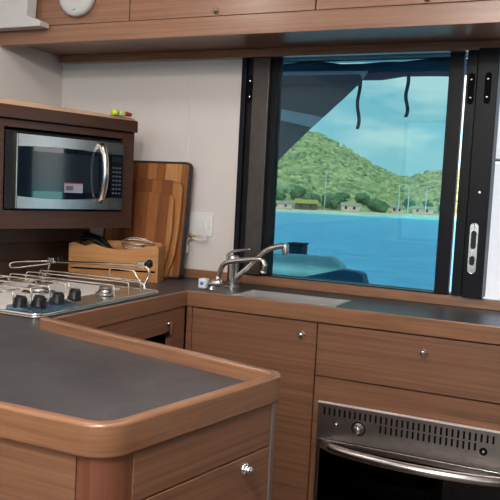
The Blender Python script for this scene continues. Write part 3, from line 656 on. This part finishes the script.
# ------------------------------------------------------------------ cockpit outside
ck = thing('cockpit_hardtop', 'pale hardtop roof over the cockpit outside the window', 'roof', (-.6,3.6,2.12))
MB().box(-3.2,2.6,2.37,5.0,2.125,2.18).build('roof_panel', M['hard'], ck, bevel=.01)
MB().box(-3.2,2.6,4.55,4.60,2.065,2.125).build('roof_beam', M['navy'], ck)
for x in (-3.15, 2.5): MB().tube([(x,4.9,-.1),(x,4.9,2.13)], .03, 14).build('support_post', M['gel'], ck, smooth=True)
cr = thing('rolled_curtain', 'navy rolled canvas curtain with hanging ties under the hardtop', 'curtain', (-.6,4.6,1.95))
ru = []; 
for k in range(41): ru.append((-3.0+5.4*k/40, 4.6+.006*math.sin(k*1.7), 2.005+.010*math.sin(k*.9)))
MB().tube(ru, [.052+.006*math.sin(k*2.1) for k in range(41)], 16).build('roll', M['navy'], cr, smooth=True)
for (x, z0, z1) in ((-1.370,1.632,1.965), (-1.068,1.708,1.975), (.2,1.7,1.97), (1.2,1.68,1.97)):
    mb = MB(); n = 12; L_ = []
    for k in range(n+1):
        z = z1+(z0-z1)*k/n; dx = .010*math.sin(k*.8)*(k/n); dy = .01*math.sin(k*.6+1); L_.append([mb.bm.verts.new((x+dx+a_, 4.545+dy+b_, z)) for a_, b_ in ((-.011,-.0015),(.011,-.0015),(.011,.0015),(-.011,.0015))])
    for A, B in zip(L_, L_[1:]):
        for q in range(4): mb.bm.faces.new((A[q], A[(q+1) % 4], B[(q+1) % 4], B[q]))
    mb.bm.faces.new(L_[0]); mb.bm.faces.new(list(reversed(L_[-1]))); mb.build('tie_strap', M['navy'], cr)
cs = thing('side_curtain', 'dark grey canvas side curtain hanging as a triangle at the window top left', 'curtain', (-2.2,4.5,1.2))
fm = frame_mtx((0,4.52,0),(1,0,0),(0,0,1))
MB().prism([(-3.0,1.0),(-2.35,1.05),(-1.93,1.375),(-1.70,1.60),(-1.43,1.845),(-1.33,1.945),(-3.0,1.95)], 0, .006, fm).build('canvas', M['canvas'], cs)
MB().prism([(-3.0,1.965),(-1.34,1.935),(-1.31,1.985),(-3.0,2.005)], 0, .004, frame_mtx((0,4.512,0),(1,0,0),(0,0,1))).build('hem_band', M['band'], cs, lab='pale hem band')
MB().prism([(-3.0,1.96),(-2.0,1.705),(-1.66,1.635),(-1.585,1.70),(-2.0,1.775),(-3.0,2.04)], 0, .004, frame_mtx((0,4.508,0),(1,0,0),(0,0,1))).build('webbing_band', M['band'], cs, lab='pale diagonal webbing band')  # diagonal band stands in for an interior reflection in the window glass
MB().box(-3.0,-1.35,4.44,4.52,1.895,1.955).build('batten', M['navy'], cs)
# seats outside
cb2 = thing('cockpit_bench', 'cockpit bench with pale blue backrest just outside the window', 'bench', (-1.5,3.5,.0))
MB().prism([(-1.75,.30),(-1.0,.30),(-1.085,.866),(-1.145,.908),(-1.45,.900),(-1.75,.89)], 0, .10, frame_mtx((0,3.56,0),(1,0,0),(0,0,1))).build('backrest', M['cush'], cb2, bevel=.012, seg=3)
MB().box(-1.75,-1.0,3.57,4.05,-.1,.42).build('seat_box', M['gel'], cb2, bevel=.02)
cb3 = thing('cockpit_chair', 'low cockpit chair with deep blue backrest, seen over the window ledge', 'chair', (-1.1,3.3,0))
MB().prism([(-1.40,.30),(-.885,.30),(-.918,.80),(-.935,.850),(-.962,.861),(-1.04,.866),(-1.22,.815),(-1.40,.765)], 0, .09, frame_mtx((0,3.41,0),(1,0,0),(0,0,1))).build('backrest', M['cush_d'], cb3, bevel=.010, seg=3)
MB().box(-1.39,-.89,2.95,3.31,.32,.42).build('seat', M['cush_d'], cb3, bevel=.02)
for (x, y) in ((-1.36,3.0),(-.92,3.0),(-1.36,3.28),(-.92,3.28)): MB().tube([(x,y,-.1),(x,y,.33)], .012, 10).build('leg', M['steel'], cb3, smooth=True)
sb = thing('stowage_box', 'small navy box standing behind the pale blue bench backrest', 'box', (-1.39,3.72,.0))
MB().box(-1.452,-1.368,3.68,3.76,.425,.938).build('body', M['navy'], sb, bevel=.006)
MB().box(-1.456,-1.364,3.676,3.764,.939,.948).build('lid', M['navy'], sb, bevel=.003)
struct(MB().box(-3.2,2.6,2.36,8.2,-.16,-.10), 'cockpit_floor', M['gel'], 'white cockpit sole outside the galley window')
st = thing('cockpit_coaming', 'sunlit white fibreglass moulding outside the open window at right', 'moulding', (.7,7.7,-.1))
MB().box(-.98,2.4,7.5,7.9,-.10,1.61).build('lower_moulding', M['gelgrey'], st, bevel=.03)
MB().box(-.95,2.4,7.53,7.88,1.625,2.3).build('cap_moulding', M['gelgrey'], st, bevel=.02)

# ------------------------------------------------------------------ sea, beach, hill
SEA = -2.4
def polar(az, d, z): return (d*math.sin(R(az)), d*math.cos(R(az)), z)
mb = MB(); mb.prism([(-900,-600),(900,-600),(900,600),(-900,600)], SEA-.5, SEA); o = mb.build('sea', M['sea'], None)
tag(o, 'turquoise sea between the boat and the shore', 'sea', kind='stuff')
RID = [(-60,.05),(-40,.052),(-32,.060),(-27,.071),(-24.5,.078),(-22.5,.0835),(-21,.087),(-19.8,.0850),(-18.9,.0775),(-18,.0702),(-16.7,.0580),(-15.5,.0456),(-14.1,.0350),(-13.3,.0302),(-12.5,.0315),(-11.5,.038),(-10.5,.0415),(-9,.045),(-5,.052),(5,.045),(30,.03),(60,.02)]
def interp(T, x):
    if x <= T[0][0]: return T[0][1]
    for (a, b), (c, d) in zip(T, T[1:]):
        if x <= c: return b+(d-b)*(x-a)/(c-a)
    return T[-1][1]
def shore(az): return interp([(-60,118),(-22.6,133),(-17,136),(-10,150),(0,165),(60,200)], az)
DR = 330
def hz(az, d):
    ds = shore(az)+6; u = max(0, min(1, (d-ds)/(DR-ds)))
    el = interp(RID, az)-.0065; e0 = -3.3/ds
    e = e0+(el-e0)*(u**.62)
    return 1.22+e*d
g = bmesh.new(); rows = []
azs = [-50+i*.35 for i in range(200)]; ds_ = [i/44 for i in range(45)]
for az in azs:
    row = []
    for u in ds_:
        d = shore(az)+6+(DR-shore(az)-6)*u
        x, y, _ = polar(az, d, 0); z = hz(az, d) + .9*noise.noise(Vector((x*.12, y*.12, 0)))*min(1, u*8)
        row.append(g.verts.new((x, y, z)))
    x, y, _ = polar(az, DR+60, 0); row.append(g.verts.new((x, y, hz(az, DR)-8)))
    rows.append(row)
for A, B in zip(rows, rows[1:]):
    for k in range(len(A)-1): g.faces.new((A[k], A[k+1], B[k+1], B[k]))
mb = MB(); mb.bm.free(); mb.bm = g; o = mb.build('hillside', M['green'], None, smooth=True); tag(o, 'green hillside rising behind the beach', 'hill', kind='structure')
# canopy
tmp = bmesh.new(); bmesh.ops.create_icosphere(tmp, subdivisions=2, radius=1); ico_v = [v.co.copy() for v in tmp.verts]; ico_f = [[v.index for v in f.verts] for f in tmp.faces]; tmp.free()
def blob(V, F, c, r, sq=.8, seed=0):
    b0 = len(V)
    for v in ico_v:
        k = 1+.5*noise.noise(v*1.7+Vector((seed*3.1, seed*1.3, seed)))
        V.append((c[0]+v.x*r*k, c[1]+v.y*r*k, c[2]+v.z*r*sq*k))
    F += [[i+b0 for i in f] for f in ico_f]
V, F = [], []
for i in range(6500):
    az = random.uniform(-34, -4); u = random.random()**.8; ds = shore(az)+10; d = ds+(DR-ds)*u
    r_ = random.uniform(.5, 1.25)*(.7+.6*u); x, y, _ = polar(az, d, 0); blob(V, F, (x, y, hz(az, d)+r_*.25), r_, .75, i)
me = bpy.data.meshes.new('forest_canopy'); me.from_pydata(V, [], F); me.polygons.foreach_set('use_smooth', [True]*len(me.polygons)); me.materials.append(M['green'])
o = bpy.data.objects.new('forest_canopy', me); COL.objects.link(o); tag(o, 'dense green scrub and tree canopy covering the hillside', 'forest', kind='stuff')
# beach
g = bmesh.new(); pr = None
for az in azs:
    a = g.verts.new(polar(az, shore(az)-.3, SEA+.002)); b = g.verts.new(polar(az, shore(az)+2.5, SEA+.38)); c = g.verts.new(polar(az, shore(az)+8, SEA+.45))
    if pr: g.faces.new((pr[0], a, b, pr[1])); g.faces.new((pr[1], b, c, pr[2]))
    pr = (a, b, c)
mb = MB(); mb.bm.free(); mb.bm = g; o = mb.build('beach', M['sand'], None); tag(o, 'narrow sandy beach along the far shore', 'beach', kind='stuff')
# shore trees
def tree(az, dd, h, w, lab, seed, grp='dark green trees along the beach'):
    d = shore(az)+dd; x, y, _ = polar(az, d, 0); z0 = hz(az, max(d, shore(az)+6))-.2
    h *= .82; w *= .8; t = thing('shore_tree', lab, 'tree', (x, y, z0), group=grp)
    MB().tube([(x,y,z0),(x+.1,y,z0+h*.5)], [.2,.12], 8).build('trunk', M['trunk'], t, smooth=True)
    V, F = [], []
    for k in range(9):
        blob(V, F, (x+random.uniform(-.4,.4)*w-x, y+random.uniform(-.3,.3)*w-y, h*random.uniform(.35,.72)), w*random.uniform(.28,.42), .85, seed*10+k)
    me = bpy.data.meshes.new('crown'); me.from_pydata(V, [], F); me.polygons.foreach_set('use_smooth', [True]*len(me.polygons)); me.materials.append(M['green_d'])
    c = bpy.data.objects.new('crown', me); COL.objects.link(c); c.parent = t; MATW[c.name] = wm(t).copy()
TREES = [(-19.9,7,3.4,3.4,'dark bushy tree just right of the yellow-roofed hut'),(-18.4,8,3.9,3.6,'widest dark tree right of the yellow-roofed hut'),
 (-20.9,12,3.6,3.4,'dark tree rising behind the yellow-roofed hut'),(-17.5,16,2.6,2.6,'low round tree left of the central pink house'),(-14.9,7,3.0,3.8,'bushy dark tree right of the central pink house'),
 (-15.9,14,3.8,3.2,'taller dark tree behind the right end of the central pink house'),(-12.6,13,3.6,2.6,'dark tree standing between the two right-hand pale poles'),
 (-11.1,10,3.0,2.2,'small dark tree left of the rightmost pale pole'),(-22.6,11,3.0,3.0,'dark tree behind the pale long hut at the left'),(-9.9,8,3.2,2.8,'dark tree nearest the right edge of the pane')]
for i, (az, dd, h, w, lab) in enumerate(TREES): tree(az, dd, h, w, lab, i)
def hut(az, dd, w, dp, h, rh, wall_m, roof_m, lab):
    d = shore(az)+dd; x, y, _ = polar(az, d, 0); z0 = SEA+.455
    t = thing('beach_house', lab, 'house', (x, y, z0), -R(az), 'small houses along the beach')
    mt = wm(t)
    MB().box(-w/2,w/2,-dp/2,dp/2,0,h,mt).build('wall', wall_m, t)
    MB().prism([(-dp/2-.25,h),(dp/2+.25,h),(0,h+rh)], -w/2-.2, w/2+.2, mt @ Matrix(((0,0,1,0),(1,0,0,0),(0,1,0,0),(0,0,0,1)))).build('roof', roof_m, t)
    for k in (-.25, .2): MB().box(w*k-.22,w*k+.22,-dp/2-.03,-dp/2-.005,h*.35,h*.8,mt).build('window', M['seam'], t)
hut(-22.2, 5.0, 3.9, 2.0, .95, .45, M['hut_w'], M['hutroof'], 'long pale beach house at the left of the shore')
hut(-20.3, 5.0, 4.0, 2.2, 1.1, .75, M['trunk'], M['thatch'], 'beach hut with a bright yellow roof')
hut(-16.9, 5.0, 3.4, 2.0, 1.15, .45, M['hut_w'], M['hutroof'], 'pink beach house in the middle of the shore')
hut(-13.4, 5.5, 2.2, 2.0, 1.1, .45, M['hut_w'], M['hutroof'], 'narrow pink beach house left of the right-hand poles')
hut(-11.5, 5.5, 4.0, 2.0, 1.1, .45, M['hut_w'], M['hutroof'], 'long pink beach house between the poles at the right')
def pole(az, dd, h, lab, arm=0, r=.09):  # the three right-hand ones stand in for streaks reflected in the glass
    d = shore(az)+dd; x, y, _ = polar(az, d, 0); z0 = SEA+.3
    t = thing('shore_pole', lab, 'pole', (x, y, z0), group='pale poles on the shore')
    MB().lathe([(r*1.2,0),(r,.4),(r*.8,h)], (x,y,z0), n=10).build('shaft', M['pole'], t)
    MB().box(x-.25+arm,x+.25+arm,y-.06,y+.06,z0+h,z0+h+.14).build('lamp_head', M['pole'], t)
pole(-18.9, 3, 7.0, 'slender pale pole standing before the tallest hill', 0, .06)
pole(-13.3, 2, 5.6, 'left one of the two close pale lamp poles at the right', .3)
pole(-12.6, 2, 5.4, 'right one of the two close pale lamp poles at the right', -.3)
pole(-11.3, 2, 5.6, 'pale lamp pole nearest the right window frame', .3)

# ------------------------------------------------------------------ world, sun, portals
w = bpy.data.worlds.new('World'); S.world = w; w.use_nodes = True; nt = w.node_tree; nt.nodes.clear()
out = N(nt, 'ShaderNodeOutputWorld'); bg = N(nt, 'ShaderNodeBackground'); nt.links.new(bg.outputs[0], out.inputs[0])
tc = N(nt, 'ShaderNodeTexCoord'); sx = N(nt, 'ShaderNodeSeparateXYZ'); nt.links.new(tc.outputs['Generated'], sx.inputs[0])
r = ramp(nt, [(0, (.80,.96,1.0)), (.05, (.66,.92,1.0)), (.16, (.46,.80,.98)), (.5, (.22,.48,.85)), (1, (.12,.3,.7))]); nt.links.new(sx.outputs[2], r.inputs[0])
mp = N(nt, 'ShaderNodeMapping'); mp.inputs['Scale'].default_value = (1,1,3.0); mp.inputs['Location'].default_value = (.3,0,.15); nt.links.new(tc.outputs['Generated'], mp.inputs[0])
n1 = N(nt, 'ShaderNodeTexNoise'); n1.inputs['Scale'].default_value = 5.5; n1.inputs['Detail'].default_value = 7; n1.inputs['Roughness'].default_value = .55; nt.links.new(mp.outputs[0], n1.inputs['Vector'])
cr_ = ramp(nt, [(.43, (0,0,0)), (.57, (1,1,1))]); nt.links.new(n1.outputs[0], cr_.inputs[0])
mx = N(nt, 'ShaderNodeMix', data_type='RGBA'); nt.links.new(cr_.outputs[0], mx.inputs[0]); nt.links.new(r.outputs[0], mx.inputs[6]); mx.inputs[7].default_value = (1.25,1.18,1.15,1)
nt.links.new(mx.outputs[2], bg.inputs[0]); bg.inputs[1].default_value = 2.2
sl = bpy.data.lights.new('sun', 'SUN'); sl.energy = 6.0; sl.angle = R(1); sl.color = (1,.95,.86)
so_ = bpy.data.objects.new('sun', sl); COL.objects.link(so_); so_.location = (0,0,30)
so_.rotation_euler = (Vector((-.35,.85,-1.0))).to_track_quat('-Z', 'Y').to_euler()
def portal(nm, loc, sx_, sy_, direction):
    l = bpy.data.lights.new(nm, 'AREA'); l.shape = 'RECTANGLE'; l.size = sx_; l.size_y = sy_; l.cycles.is_portal = True
    o = bpy.data.objects.new(nm, l); COL.objects.link(o); o.location = loc; o.rotation_euler = Vector(direction).to_track_quat('-Z', 'Z' if abs(direction[2]) < .5 else 'Y').to_euler()
portal('portal_rear', (.35,-2.7,1.38), 4.2, 1.2, (0,1,0))
portal('portal_window', (-.3,2.40,1.3), 1.6, .8, (0,-1,0))

# ------------------------------------------------------------------ camera
yaw, pitch, roll = 0.4268598759, -0.0814686090, 0.0496649572
fwd = Vector((-math.sin(yaw)*math.cos(pitch), math.cos(yaw)*math.cos(pitch), math.sin(pitch)))
rt = Vector((math.cos(yaw), math.sin(yaw), 0)); up = rt.cross(fwd)
r2 = math.cos(roll)*rt+math.sin(roll)*up; u2 = -math.sin(roll)*rt+math.cos(roll)*up
cd = bpy.data.cameras.new('camera'); cd.sensor_width = 36; cd.sensor_fit = 'HORIZONTAL'; cd.lens = 36*740/500; cd.clip_start = .02; cd.clip_end = 3000
co = bpy.data.objects.new('camera', cd); COL.objects.link(co); co.matrix_world = Matrix.Translation((0,0,1.22)) @ Matrix((r2, u2, -fwd)).transposed().to_4x4()
S.camera = co
S.view_settings.view_transform = 'Standard'; S.view_settings.look = 'None'; S.view_settings.gamma = 1; S.view_settings.exposure = 0
try: S.view_settings.use_curve_mapping = False
except Exception: pass
